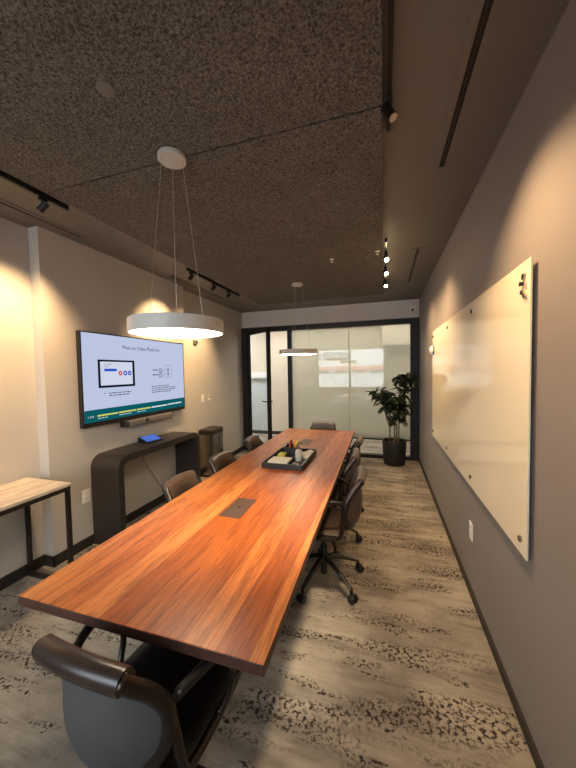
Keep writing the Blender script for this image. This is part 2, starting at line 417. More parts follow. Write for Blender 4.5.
# corridor beyond the glass
bm = bmesh.new(); box(bm, (-2.66, YC, 0), (3.0, YC + 0.1, 2.7)); box(bm, (-6.0, YC, 1.5), (-2.66, YC + 0.1, 2.7))
struct('wall_corridor', bm, M_corr)
struct('wall_corridor_lower', B((-6.0, YC + 0.01, 0), (-2.66, YC + 0.1, 1.36)), M_corr_daylit)
struct('trim_1', B((-6.0, YC - 0.05, 1.36), (-2.66, YC + 0.1, 1.5)), M_trim_w)
struct('baseboard_corridor', B((-6.0, YC - 0.014, 0), (3.0, YC, 0.08)), M_base_board)
struct('ceiling_corridor', B((-6.0, YB + 0.12, 2.62), (3.0, 9.0, 2.72)), M_bulk)
struct('wall_corridor_end_left', B((-6.1, YB + 0.1, 0), (-6.0, YC + 0.1, 2.7)), M_corr)
struct('wall_corridor_end_right', B((3.0, YB + 0.1, 0), (3.1, YC + 0.1, 2.7)), M_corr)
bm = bmesh.new(); box(bm, (-6.0, YB + 0.0, 0), (XL - 0.12, YB + 0.1, 2.7)); box(bm, (XR + 0.12, YB, 0), (3.0, YB + 0.1, 2.7))
struct('wall_corridor_near', bm, M_corr)
# soffit with a stepped bottom seen through the film at the upper right
struct('trim_2', B((-0.02, YC - 0.25, 2.02), (3.0, YC, 2.62)), M_corr)

# ceiling slot diffusers
def slot(x, y0, y1, label):
    t = thing('linear_air_diffuser', label, 'vent', (x, y0, ZC), group=None)
    L = y1 - y0; w = 0.014
    bm = bmesh.new()
    for a, b in ((-0.045, -w), (w, 0.045)): box(bm, (a, 0, -0.006), (b, L, 0.004))
    for y in (0, L - 0.012): box(bm, (-w, y, -0.006), (w, y + 0.012, 0.004))
    mesh_obj('frame', bm, M_ceil, t)
    mesh_obj('dark_slot', B((-w, 0.012, -0.0025), (w, L - 0.012, 0.002)), M_slot, t)
    mesh_obj('vane', B((-0.002, 0.012, -0.004), (0.002, L - 0.012, 0.0)), M_bronze, t)
slot(0.316, 0.2, 1.98, 'long dark slot diffuser in the right ceiling strip, nearest the camera')
slot(0.318, 3.18, 4.37, 'dark slot diffuser in the right ceiling strip near the back wall')
slot(-2.375, 0.2, 2.0, 'dark slot diffuser above the recessed left wall, nearest the camera')
slot(-2.375, 3.1, 4.36, 'dark slot diffuser in the left ceiling strip towards the glass door')

# ------------------------------------------------------------------ track lights
def track(x, y0, y1, heads, label, glow=False, wall=-1):
    t = thing('track_light', label, 'track light', (x, y0, ZC), group='ceiling track lights')
    mesh_obj('rail', B((-0.010, 0, -0.032), (0.010, y1 - y0, 0), 0.002), M_black, t)
    for y, tilt, lit in heads:
        bm = bmesh.new(); cyl(bm, (0, 0, -0.034), (0, 0, -0.055), 0.012); box(bm, (-0.014, -0.022, -0.05), (0.014, 0.022, -0.034), 0.002)
        d = Vector((wall * math.sin(tilt), -1.1 if lit else -0.25, -math.cos(tilt))).normalized()
        c = Vector((0, 0, -0.085))
        cyl(bm, c - d * 0.032, c + d * 0.032, 0.020); cyl(bm, (0, 0, -0.05), c, 0.006)
        h = mesh_obj('spot_head', bm, M_black, t, autosmooth=40, loc=(0, y - y0, 0))
        bm = bmesh.new(); cyl(bm, c + d * 0.0325, c + d * 0.036, 0.0175)
        mesh_obj('lens', bm, M_spot if lit else M_chrome, h)
def lamp_spot(loc, target, power, col, size=75, blend=0.7, rad=0.03):
    l = bpy.data.lights.new('spot', 'SPOT'); l.energy = power; l.color = col; l.spot_size = math.radians(size); l.spot_blend = blend; l.shadow_soft_size = rad
    o = bpy.data.objects.new('spot_lamp', l); COL.objects.link(o); o.location = loc
    o.rotation_euler = (Vector(target) - Vector(loc)).to_track_quat('-Z', 'Y').to_euler(); return o
WARM = (1.0, 0.66, 0.34)
track(-2.02, 0.5, 1.60, [(1.44, 0.75, False), (0.75, 0.75, False)], 'black track light over the side table, at the left edge of the photo')
track(-2.02, 2.92, 4.18, [(2.99, 0.7, False), (3.46, 0.7, False), (3.85, 0.7, False)], 'black track light with three heads beyond the near pendant, left side')
track(0.026, 0.55, 1.56, [(1.38, 0.5, False)], 'black track light along the right edge of the rough ceiling, nearest the camera', wall=1)
track(0.026, 2.86, 4.47, [(3.12, 0.35, True), (3.56, 0.35, True), (4.08, 0.35, True)], 'black track light with three glowing heads near the back wall', wall=1)
for y, p in ((0.75, 40), (1.46, 74), (2.99, 60), (3.46, 14), (3.85, 58)):
    lamp_spot((-2.06, y, 2.52), (-2.56, y + 0.05, 1.72), p, WARM, 84, 1.0)
for y, p in ((0.75, 14), (1.38, 44), (3.12, 40), (3.56, 22), (4.08, 30)):
    lamp_spot((0.06, y, 2.5), (0.55, y + 0.05, 1.35), p, WARM, 104, 1.0)

# ------------------------------------------------------------------ pendants
def pendant(x, y, ztop, R, label, diff, tilt=0.0, h=0.07):
    t = thing('ring_pendant_lamp', label, 'pendant lamp', (x, y, ZC - 0.022), group='round pendant lamps')
    bm = bmesh.new(); lathe(bm, [(0, 0), (0.068, 0), (0.07, -0.003), (0.07, -0.022), (0.067, -0.025), (0, -0.025)], 48)
    mesh_obj('ceiling_canopy', bm, M_lamp_body, t, autosmooth=40)
    z1 = ztop - (ZC - 0.022)
    rot = Matrix.Rotation(tilt, 4, Vector((0.3, -0.95, 0)).cross(Vector((0, 0, 1))).normalized()) if False else Matrix.Rotation(tilt, 4, 'Y')
    bm = bmesh.new(); lathe(bm, [(R - 0.012, -h + 0.008), (R - 0.004, -h), (R, -h + 0.004), (R, -0.003), (R - 0.003, 0), (0, 0.0)], 80)
    ring = mesh_obj('drum', bm, M_lamp_body, t, autosmooth=40, loc=(0, 0, z1)); ring.rotation_euler = (0, tilt, 0)
    bm = bmesh.new(); lathe(bm, [(0, -h + 0.004), (R - 0.006, -h + 0.004), (R - 0.006, -h + 0.01), (0, -h + 0.01)], 80)
    mesh_obj('diffuser', bm, diff, ring)
    for k in range(3):
        a = math.radians(127 + 120 * k)
        top = Vector((0.055 * math.cos(a), 0.055 * math.sin(a), -0.025)); bot = Vector((0.62 * R * math.cos(a), 0.62 * R * math.sin(a), 0))
        bot = Matrix.Rotation(tilt, 3, 'Y') @ bot; bot.z += z1
        bm = bmesh.new(); cyl(bm, top, bot, 0.0014, n=6); mesh_obj('suspension_cable', bm, M_cable, t)
pendant(-1.032, 1.392, 1.794, 0.236, 'large white round pendant lamp hanging over the near half of the table', M_diff, 0.0)
pendant(-1.045, 3.86, 1.79, 0.245, 'white round pendant lamp hanging over the far end of the table', M_diff_far, 0.0, 0.06)

# ceiling bits
o = mesh_obj('ceiling_speaker', lathe(bmesh.new(), [(0, -0.006), (0.032, -0.006), (0.035, -0.004), (0.035, 0), (0, 0)], 40), M_ceil, loc=(-1.03, 0.995, ZC - 0.022), autosmooth=40)
tag(o, 'small round speaker cover in the rough ceiling, ahead of the near pendant canopy', 'speaker')
def sprinkler(x, y, label):
    bm = bmesh.new(); lathe(bm, [(0, -0.03), (0.014, -0.03), (0.014, -0.028), (0.004, -0.027), (0.004, -0.008), (0.022, -0.003), (0.022, 0), (0, 0)], 20)
    tag(mesh_obj('fire_sprinkler', bm, M_white, loc=(x, y, ZC - 0.022), autosmooth=40), label, 'sprinkler')
sprinkler(-0.05, 3.08, 'tiny white sprinkler in the ceiling beside the glowing track heads')
sprinkler(-0.49, 3.145, 'tiny white sprinkler in the middle of the rough ceiling')

# ------------------------------------------------------------------ conference table
TX0, TX1, TY0, TY1, TZ = -1.246, -0.295, 0.732, 3.998, 0.74
tb = thing('conference_table', 'long walnut plank conference table in the middle of the room', 'table', ((TX0 + TX1) / 2, 2.365, 0))
hx, hy = (TX1 - TX0) / 2, (TY1 - TY0) / 2
bm = bmesh.new(); box(bm, (-hx, -hy, TZ - 0.036), (hx, hy, TZ), 0.003)
for v_ in bm.verts:                       # the top narrows slightly towards the far end
    if v_.co.x > 0: v_.co.x -= 0.012 + 0.048 * (v_.co.y + hy) / (2 * hy)
for f in bm.faces: f.material_index = 0 if f.normal.z > 0.5 else 1
me_top = mesh_obj('tabletop', bm, None, tb, mats=[M_walnut, M_walnut_edge])
for p in me_top.data.polygons: p.material_index = 0 if p.normal.z > 0.5 else 1
for y in (-0.93, 1.165):
    bm = bmesh.new(); box(bm, (-0.12, y - 0.025, 0.02), (0.12, y + 0.025, TZ - 0.05)); box(bm, (-0.16, y - 0.03, 0), (0.16, y + 0.03, 0.02), 0.004); box(bm, (-0.32, y - 0.05, TZ - 0.05), (0.32, y + 0.05, TZ - 0.035))
    mesh_obj('table_leg', bm, M_black, tb)
def power_plate(cx, cy, label):
    p = thing('table_power_box', label, 'power box', (cx, cy, TZ), group='flip-top power boxes in the table')
    mesh_obj('lid', B((-0.06, -0.122, 0), (0.06, 0.122, 0.003), 0.001), M_plate, p)
    bm = bmesh.new(); lathe(bm, [(0, 0.0036), (0.009, 0.0036), (0.01, 0.003), (0.0, 0.003)], 20); mesh_obj('finger_hole', bm, M_slot, p)
power_plate(-0.797, 1.585, 'brown power box lid set in the near half of the walnut table')
power_plate(-0.815, 3.275, 'brown power box lid set in the far half of the walnut table, beyond the tray')

# ------------------------------------------------------------------ task chairs
def chair(label, seat_m, back_m, front_m, roll_m):
    t = thing('conference_chair', label, 'chair', group='swivel chairs around the walnut table')
    # seat cushion with waterfall front
    def w(v): return 0.205 - 0.02 * v + 0.012 * math.sin(PI * v)
    def top(u, v):
        a = 2 * u - 1; y = -0.205 + 0.43 * v
        e = max(0, (abs(a) - 0.8) / 0.2); f = max(0, (v - 0.82) / 0.18); bk = max(0, (0.1 - v) / 0.1)
        return Vector((a * w(v), y, 0.462 - 0.02 * e * e - 0.045 * f * f + 0.012 * bk - 0.012 * (1 - a * a) * math.sin(PI * v)))
    def bot(u, v):
        a = 2 * u - 1; y = -0.20 + 0.42 * v; f = max(0, (v - 0.8) / 0.2)
        return Vector((a * w(v) * 0.97, y, 0.425 - 0.022 * f * f))
    mesh_obj('seat', grid_solid(bmesh.new(), top, bot, 16, 20), seat_m, t, autosmooth=50)
    # back shell: side rails wrap forward in the middle and come back to a straight rolled top
    rail_k = [(0.075, -0.215, 0.462), (0.135, -0.198, 0.482), (0.176, -0.184, 0.535), (0.188, -0.180, 0.600), (0.182, -0.190, 0.655), (0.165, -0.224, 0.715), (0.146, -0.264, 0.765), (0.138, -0.287, 0.797)]
    mid_k = [(0, -0.240, 0.452), (0, -0.256, 0.478), (0, -0.276, 0.540), (0, -0.283, 0.600), (0, -0.281, 0.655), (0, -0.275, 0.715), (0, -0.277, 0.765), (0, -0.289, 0.800)]
    R, Mi = catmull(rail_k, 4), catmull(mid_k, 4); n = len(R) - 1
    def S(u, v, off=0.0):
        a = 2 * u - 1; k = v * n; i = min(int(k), n - 1); f = k - i
        r = R[i].lerp(R[i + 1], f); m = Mi[i].lerp(Mi[i + 1], f); q = abs(a) ** 2.2
        return Vector((r.x * a, m.y + (r.y - m.y) * q + off, m.z + (r.z - m.z) * q))
    mesh_obj('back_panel', grid_solid(bmesh.new(), lambda u, v: S(u, v, -0.014), lambda u, v: S(u, v, -0.002), 20, n), back_m, t, autosmooth=50)
    mesh_obj('back_cushion', grid_solid(bmesh.new(), lambda u, v: S(u, v, 0.014), lambda u, v: S(u, v, -0.001), 20, n), front_m, t, autosmooth=50)
    # one rail loop round sides and bottom
    loop = [(x, y - 0.010, z) for x, y, z in reversed(R)] + [(-x, y - 0.010, z) for x, y, z in R]
    mesh_obj('back_rail', tube(bmesh.new(), loop, 0.021, 10), M_rail, t, smooth=True)
    for s in (-1, 1):
        mesh_obj('side_rail', tube(bmesh.new(), catmull([(s * 0.188, -0.182, 0.61), (s * 0.200, -0.178, 0.54), (s * 0.210, -0.172, 0.47), (s * 0.213, -0.14, 0.428), (s * 0.213, 0.0, 0.420), (s * 0.205, 0.15, 0.424)], 5), 0.014, 10), M_rail, t, smooth=True)
    mesh_obj('lower_shell', grid_solid(bmesh.new(), lambda u, v: Vector(((2 * u - 1) * (0.13 - 0.03 * v), -0.245 + 0.05 * (2 * u - 1) ** 2 + 0.13 * v * v, 0.47 - 0.085 * v)), lambda u, v: Vector(((2 * u - 1) * (0.13 - 0.03 * v), -0.233 + 0.05 * (2 * u - 1) ** 2 + 0.13 * v * v, 0.47 - 0.075 * v)), 12, 8), back_m, t, autosmooth=50)
    # rolled leather top
    prof = [(-0.272, 0.765), (-0.268, 0.795), (-0.279, 0.818), (-0.300, 0.826), (-0.320, 0.818), (-0.329, 0.798), (-0.324, 0.778), (-0.313, 0.772), (-0.310, 0.782), (-0.314, 0.797), (-0.302, 0.805), (-0.293, 0.796), (-0.291, 0.765)]
    bm = bmesh.new(); rings = []
    for i in range(17):
        a = 2 * i / 16 - 1; x = 0.146 * a
        rings.append([bm.verts.new((x, y + 0.016 * a * a, z - 0.012 * a * a)) for y, z in prof])
    for A, Bq in zip(rings, rings[1:]):
        for k in range(len(prof)): bm.faces.new((A[k], A[(k + 1) % len(prof)], Bq[(k + 1) % len(prof)], Bq[k]))
    bm.faces.new(rings[0]); bm.faces.new(list(reversed(rings[-1])))
    mesh_obj('rolled_top', bm, roll_m, t, autosmooth=50)
    for s in (-1, 1):
        path = catmull([(s * 0.186, -0.186, 0.640), (s * 0.214, -0.13, 0.658), (s * 0.236, -0.05, 0.660), (s * 0.240, 0.01, 0.638), (s * 0.239, 0.04, 0.575), (s * 0.236, 0.04, 0.50), (s * 0.22, 0.01, 0.435), (s * 0.17, -0.02, 0.413), (s * 0.06, -0.02, 0.408)], 5)
        arm = mesh_obj('armrest', tube(bmesh.new(), path, 0.0115, 10), M_rail, t, smooth=True)
        pad = [path[k] + Vector((0, 0, 0.010)) for k in range(2, 14)]
        mesh_obj('arm_pad', tube(bmesh.new(), pad, 0.0135, 10, 0.75), M_leather, arm, smooth=True)
    bm = bmesh.new(); box(bm, (-0.09, -0.13, 0.385), (0.09, 0.09, 0.425), 0.01); tube(bm, [(0.09, -0.02, 0.4), (0.2, -0.02, 0.395)], 0.006)
    mesh_obj('tilt_mechanism', bm, M_plastic, t, autosmooth=40)
    bm = bmesh.new(); cyl(bm, (0, -0.02, 0.17), (0, -0.02, 0.39), 0.016); cyl(bm, (0, -0.02, 0.05), (0, -0.02, 0.25), 0.025)
    mesh_obj('gas_column', bm, M_plastic, t, autosmooth=40)
    for k in range(5):
        bm = bmesh.new()
        tube(bm, catmull([(0.0, 0, 0.165), (0.06, 0, 0.165), (0.16, 0, 0.130), (0.275, 0, 0.082)], 4), [0.028 - 0.0012 * j for j in range(13)], 10, 0.62)
        cyl(bm, (0.272, 0, 0.055), (0.272, 0, 0.085), 0.012)
        L = mesh_obj('base_leg', bm, M_plastic, t, autosmooth=50, loc=(0, -0.02, 0)); L.rotation_euler = (0, 0, 2 * PI * k / 5 + PI / 2)
        bm = bmesh.new()
        for s in (-1, 1):
            cyl(bm, (0.288, s * 0.008, 0.028), (0.288, s * 0.026, 0.028), 0.028, 0.024)
        box(bm, (0.272, -0.008, 0.02), (0.298, 0.008, 0.06), 0.004)
        mesh_obj('castor', bm, M_wheel, L, autosmooth=40)
    return t
def spin_base(t, a):
    k = 0
    for c in t.children:
        if c.name.startswith('base_leg'): c.rotation_euler = (0, 0, 2 * PI * k / 5 + a); k += 1
near = chair('black swivel chair with grey back panel at the near short end of the table', M_leather, M_back, M_leather, M_roll)
near.location = (-0.7235, 0.85, 0); near.rotation_euler = (0, 0, math.radians(-3)); spin_base(near, math.radians(92))
proto = chair('brown swivel chair on the right side of the table, nearest the camera', M_brown, M_brown, M_brown, M_roll2)
spots = [
    (-0.440, 2.17, 92, -131, None),
    (-0.520, 2.70, 91, -11, 'brown swivel chair on the right side of the table, second from the camera'),
    (-0.525, 3.25, 90, 0, 'brown swivel chair on the right side of the table, closest to the potted plant'),
    (-1.050, 1.77, -90, 180, 'brown swivel chair on the left side of the table, in front of the dark console'),
    (-1.062, 2.34, -91, 182, 'brown swivel chair on the left side of the table, in front of the steel bin'),
    (-1.080, 3.05, -89, 190, 'brown swivel chair on the left side of the table, closest to the open glass door'),
    (-0.805, 3.87, 176, 40, 'brown swivel chair at the far short end of the table, before the frosted glass'),
]
for k, (x, y, rz, sp, lab) in enumerate(spots):
    c = proto if k == 0 else copy_tree(proto)
    c.location = (x, y, 0); c.rotation_euler = (0, 0, math.radians(rz))
    if lab: c['label'] = lab
    spin_base(c, math.radians(sp))

# ------------------------------------------------------------------ desk tray and its contents
tr = thing('desk_organizer_tray', 'black rectangular organizer tray on the middle of the walnut table', 'tray', (-0.775, 2.56, TZ))
bm = bmesh.new(); a, b, h = 0.17, 0.265, 0.045
box(bm, (-a, -b, 0), (a, b, 0.008)); box(bm, (-a, -b, 0.008), (a, -b + 0.01, h)); box(bm, (-a, b - 0.01, 0.008), (a, b, h))
box(bm, (-a, -b + 0.01, 0.008), (-a + 0.01, b - 0.01, h)); box(bm, (a - 0.01, -b + 0.01, 0.008), (a, b - 0.01, h))
box(bm, (0.03, -b + 0.01, 0.008), (0.036, b - 0.01, 0.036))
mesh_obj('tray_body', bm, M_black_tray, tr)
mesh_obj('front_label', B((-0.12, -b - 0.003, 0.012), (0.03, -b, 0.034), 0.001), M_plastic, tr)
TBZ = TZ + 0.009
def on_tray(dx, dy): return (-0.775 + dx, 2.56 + dy, TBZ)
o = mesh_obj('note_pad', B((-0.085, -0.075, 0), (0.085, 0.075, 0.03), 0.002), M_paper, loc=on_tray(-0.06, -0.12)); tag(o, 'stack of white note paper at the front of the black tray', 'note pad')
o = mesh_obj('sticky_notes', B((-0.032, -0.038, 0), (0.032, 0.038, 0.032), 0.001), M_yellow, loc=on_tray(-0.10, 0.06)); tag(o, 'small yellow sticky note pad behind the white paper in the tray', 'sticky notes')
pc = thing('pen_cup', 'black pen cup holding markers at the back of the tray', 'pen cup', on_tray(-0.037, 0.15))
bm = bmesh.new()
box(bm, (-0.06, -0.04, 0), (0.06, 0.04, 0.005))
for lo, hi in (((-0.06, -0.04, 0.005), (0.06, -0.036, 0.075)), ((-0.06, 0.036, 0.005), (0.06, 0.04, 0.095)), ((-0.06, -0.036, 0.005), (-0.056, 0.036, 0.08)), ((0.044, -0.036, 0.005), (0.048, 0.036, 0.08)), ((-0.004, -0.036, 0.005), (0.0, 0.036, 0.08))): box(bm, lo, hi)
mesh_obj('cup_body', bm, M_black_tray, pc)
for dx, dy, m, nm, lab in ((-0.057, 0.14, M_red, 'marker', 'red marker standing in the pen cup'), (-0.02, 0.15, M_orange, 'marker', 'orange marker standing in the pen cup'), (-0.055, 0.165, M_plastic, 'marker', 'black marker standing in the pen cup'), (-0.008, 0.162, M_yellow, 'highlighter', 'yellow highlighter standing in the pen cup')):
    bm = bmesh.new(); cyl(bm, (0, 0, 0), (0.006, 0.004, 0.085), 0.0085, n=14); cyl(bm, (0.006, 0.004, 0.085), (0.009, 0.006, 0.125), 0.0092, 0.008, n=14)
    tag(mesh_obj(nm, bm, m, loc=on_tray(dx, dy)[:2] + (TBZ + 0.006,), autosmooth=40), lab, nm)
bt = thing('pump_bottle', 'pale pump bottle with silver nozzle standing in the tray', 'bottle', on_tray(0.075, -0.02))
mesh_obj('bottle_body', lathe(bmesh.new(), [(0, 0), (0.028, 0), (0.03, 0.004), (0.03, 0.08), (0.022, 0.095), (0.012, 0.1), (0, 0.1)], 24), M_bottle, bt, autosmooth=40)
bm = bmesh.new(); cyl(bm, (0, 0, 0.1), (0, 0, 0.118), 0.014); tube(bm, catmull([(0, 0, 0.118), (0, 0, 0.15), (0.004, 0, 0.157), (0.035, -0.01, 0.152)], 4), 0.006)
mesh_obj('pump', bm, M_steel, bt, autosmooth=40)
o = mesh_obj('cloth', grid_solid(bmesh.new(), lambda u, v: Vector((-0.055 + .11 * u, -0.09 + .18 * v, 0.026 + .012 * math.sin(5 * u + 4 * v) + .006 * math.sin(13 * v))), lambda u, v: Vector((-0.055 + .11 * u, -0.09 + .18 * v, 0.0)), 12, 14), M_paper, loc=on_tray(0.098, 0.12), smooth=True)
tag(o, 'folded cream cloth in the right side of the tray', 'cloth')
o = mesh_obj('tape_roll', lathe(bmesh.new(), [(0.014, 0), (0.03, 0), (0.031, 0.002), (0.031, 0.018), (0.03, 0.02), (0.014, 0.02), (0.014, 0)], 28), M_steel, loc=on_tray(0.095, -0.19), autosmooth=40)
tag(o, 'shiny round tape roll at the front right corner of the tray', 'tape')

# ------------------------------------------------------------------ screen on the left wall
tv = thing('wall_screen', 'large flat screen on the left wall showing a presentation slide', 'screen', (XT, 1.99, 1.085))
W, H = 1.415, 0.81
mesh_obj('screen_body', B((0.018, -0.004, -0.028), (0.058, W + 0.004, H), 0.004), M_plastic, tv)
mesh_obj('wall_mount', B((0.0, 0.25, 0.2), (0.018, W - 0.25, H - 0.2)), M_black, tv)
def V3(u, v, d=0.0): return (0.0585 + d, min(0.992, max(0.008, u * 1.014 - 0.0212)) * W, v * H)
def rect(bm, u0, v0, u1, v1, mi, d):
    f = bm.faces.new([bm.verts.new(V3(*p, d)) for p in ((u0, v0), (u1, v0), (u1, v1), (u0, v1))]); f.material_index = mi
bm = bmesh.new(); rect(bm, 0.0, 0.014, 1.0, 0.986, 0, 0)
scr = mesh_obj('display_panel', bm, M_screen, tv)
bm = bmesh.new(); mats = [M_t_teal, M_t_ink, M_t_yel, M_t_white, M_t_dark, M_t_blue, M_t_red, M_t_pane, M_t_grey]
rect(bm, 0.0, 0.014, 1.0, 0.150, 0, .0004)
for a, b in ((0.116, 0.274), (0.281, 0.431), (0.439, 0.578)): rect(bm, a, 0.069, b, 0.086, 2, .0008)
rect(bm, 0.588, 0.069, 0.764, 0.086, 3, .0008)
rect(bm, 0.133, 0.383, 0.432, 0.702, 4, .0008); rect(bm, 0.150, 0.410, 0.411, 0.680, 7, .0012)
rect(bm, 0.179, 0.570, 0.275, 0.600, 5, .0016)
def words(u0, u1, v, hgt, mi, d, seed):
    rnd = random.Random(seed); u = u0
    while u < u1 - 0.008:
        w_ = min(rnd.uniform(0.012, 0.034), u1 - u); rect(bm, u, v, u + w_, v + hgt, mi, d); u += w_ + 0.006
words(0.18, 0.23, 0.645, 0.006, 8, .0016, 1); words(0.18, 0.22, 0.62, 0.006, 8, .0016, 2)
for k in range(6): rect(bm, 0.160, 0.44 + 0.035 * k, 0.166, 0.446 + 0.035 * k, 8, .0016)
def disc(u, v, r, mi, d, r0=0.0, n=24):
    for k in range(n):
        a0, a1 = 2 * PI * k / n, 2 * PI * (k + 1) / n
        P = lambda a, q: V3(u + q * math.cos(a) / W * H, v + q * math.sin(a), d)
        pts = [P(a0, r0), P(a0, r), P(a1, r), P(a1, r0)] if r0 else [V3(u, v, d), P(a0, r), P(a1, r)]
        f = bm.faces.new([bm.verts.new(p) for p in pts]); f.material_index = mi
for u, mi in ((0.305, 6), (0.346, 5), (0.384, 5)): disc(u, 0.547, 0.029, mi, .0016); disc(u, 0.547, 0.012, 7, .002)
# wiring sketch and wall plate on the right of the slide
def line(p, q, th=0.004, mi=1, d=.0008):
    du, dv = q[0] - p[0], q[1] - p[1]
    if abs(du) > abs(dv): rect(bm, min(p[0], q[0]), p[1] - th / 2, max(p[0], q[0]), p[1] + th / 2, mi, d)
    else: rect(bm, p[0] - th * .3, min(p[1], q[1]), p[0] + th * .3, max(p[1], q[1]), mi, d)
for p, q in (((0.753, 0.478), (0.753, 0.65)), ((0.835, 0.478), (0.835, 0.65)), ((0.753, 0.65), (0.835, 0.65)), ((0.753, 0.478), (0.835, 0.478))): line(p, q)
for v_ in (0.588, 0.529): disc(0.793, v_, 0.022, 1, .0008, 0.014); line((0.785, v_), (0.802, v_))
for v_ in (0.582, 0.516):
    words(0.612, 0.672, v_ - 0.006, 0.014, 1, .0008, int(v_ * 1000)); disc(0.70, v_ - 0.006, 0.034, 1, .0008, 0.027); line((0.684, v_), (0.745, v_)); line((0.69, v_ - .02), (0.73, v_ - .02))
for k, v_ in enumerate((0.355, 0.328, 0.301, 0.274)): words(0.598, (0.80, 0.888, 0.88, 0.82)[k], v_, 0.010, 1, .0008, 30 + k)
words(0.205, 0.394, 0.313, 0.010, 1, .0008, 40); words(0.21, 0.389, 0.285, 0.010, 1, .0008, 41); rect(bm, 0.172, 0.312, 0.178, 0.324, 1, .0008)
words(0.120, 0.19, 0.045, 0.007, 3, .0008, 50); words(0.283, 0.40, 0.045, 0.007, 3, .0008, 51); words(0.44, 0.53, 0.045, 0.007, 3, .0008, 52)
# little house-like mark and word at the right end of the teal bar
rect(bm, 0.773, 0.07, 0.787, 0.092, 3, .0008); words(0.795, 0.955, 0.072, 0.020, 3, .0008, 60)
gfx = mesh_obj('slide_graphics', bm, None, scr, mats=mats)
def text(body, u, v, size, mat, align='CENTER'):
    c = bpy.data.curves.new('slide_text', 'FONT'); c.body = body; c.size = size; c.align_x = align; c.align_y = 'CENTER'
    o = bpy.data.objects.new('slide_text', c); COL.objects.link(o); c.materials.append(mat); o.parent = scr
    me = bpy.data.meshes.new_from_object(o); bpy.data.objects.remove(o)
    if not me.materials: me.materials.append(mat)
    o = bpy.data.objects.new('slide_text', me); COL.objects.link(o); o.parent = scr
    o.location = V3(u, v, .0012); o.rotation_euler = (PI / 2, 0, PI / 2); return o
text('Meet on Video Platforms', 0.513, 0.858, 0.052, M_t_ink)
text('1 of 8', 0.048, 0.075, 0.026, M_t_white, 'LEFT')
# video bar below the screen
vb = thing('video_bar', 'grey video conferencing bar mounted just below the wall screen', 'video bar', (XT, 2.42, 0.988))
mesh_obj('bar_body', B((0.012, 0, 0), (0.095, 0.68, 0.066), 0.012, seg=3), M_grey, vb, autosmooth=50)
mesh_obj('mount_bracket', B((0.0, 0.2, 0.01), (0.012, 0.5, 0.06)), M_black, vb)
bm = bmesh.new(); cyl(bm, (0.0945, 0.27, 0.038), (0.102, 0.27, 0.038), 0.02); mesh_obj('camera_lens', bm, M_plastic, vb, autosmooth=40)
mesh_obj('end_cap', B((0.016, -0.012, 0.004), (0.098, 0.03, 0.064), 0.008), M_plastic, vb)

# ------------------------------------------------------------------ console, tablet, cord
cn = thing('console_table', 'dark wood waterfall console with rounded corners under the wall screen', 'console table', (XT, 2.075, 0))
D, L, Hc, r = 0.325, 1.225, 0.80, 0.11
def wf_profile():
    out = [(0, 0), (0, Hc - r)] + [(r - r * math.cos(a), Hc - r + r * math.sin(a)) for a in [PI / 2 * k / 8 for k in range(1, 9)]]
    out += [(L - r + r * math.sin(a), Hc - r + r * math.cos(a)) for a in [PI / 2 * k / 8 for k in range(0, 9)]] + [(L, 0)]
    th = 0.06; ri = r - th + 0.012
    inn = [(L - th, 0), (L - th, Hc - th - ri)] + [(L - th - ri + ri * math.cos(a), Hc - th - ri + ri * math.sin(a)) for a in [PI / 2 * k / 8 for k in range(1, 9)]]
    inn += [(th + ri - ri * math.sin(a), Hc - th - ri + ri * math.cos(a)) for a in [PI / 2 * k / 8 for k in range(0, 9)]] + [(th, 0)]
    return out, inn
out, inn = wf_profile(); inn = list(reversed(inn)); bm = bmesh.new()
rows = [[bm.verts.new((x, y, z)) for (y, z) in pr] for x in (0.015, D) for pr in (out, inn)]
N = len(out)
for k in range(N - 1):
    for a_, b_ in ((rows[0], rows[1]), (rows[2], rows[3]), (rows[0], rows[2]), (rows[1], rows[3])):
        bm.faces.new((a_[k], a_[k + 1], b_[k + 1], b_[k]))
for k in (0, N - 1): bm.faces.new((rows[0][k], rows[1][k], rows[3][k], rows[2][k]))
mesh_obj('waterfall_body', bm, M_console, cn, autosmooth=35)
tp = thing('touch_panel', 'small tilted touch panel with blue screen on the console', 'tablet', (-2.385, 2.69, 0.8005), math.radians(-8))
def wedge(u0, z): pass
bm = bmesh.new(); prism_y(bm, [(-0.06, 0), (0.075, 0), (0.078, 0.012), (-0.05, 0.055), (-0.06, 0.05)], -0.10, 0.10); mesh_obj('panel_body', bm, M_plastic, tp)
bm = bmesh.new(); bm.faces.new([bm.verts.new(p) for p in ((0.072, -0.09, 0.0152), (0.072, 0.09, 0.0152), (-0.044, 0.09, 0.0542), (-0.044, -0.09, 0.0542))]); mesh_obj('panel_screen', bm, M_tablet, tp)
pts = catmull([(-2.455, 2.63, 0.806), (-2.482, 2.66, 0.8045), (-2.4975, 2.67, 0.80), (-2.4975, 2.68, 0.72), (-2.494, 2.73, 0.55), (-2.494, 2.86, 0.36), (-2.494, 2.95, 0.22), (-2.494, 3.03, 0.13), (-2.488, 3.06, 0.09)], 6)
tag(mesh_obj('power_cord', tube(bmesh.new(), pts, 0.0035, 6), M_grey, smooth=True), 'thin grey cord hanging against the wall below the console', 'cord')

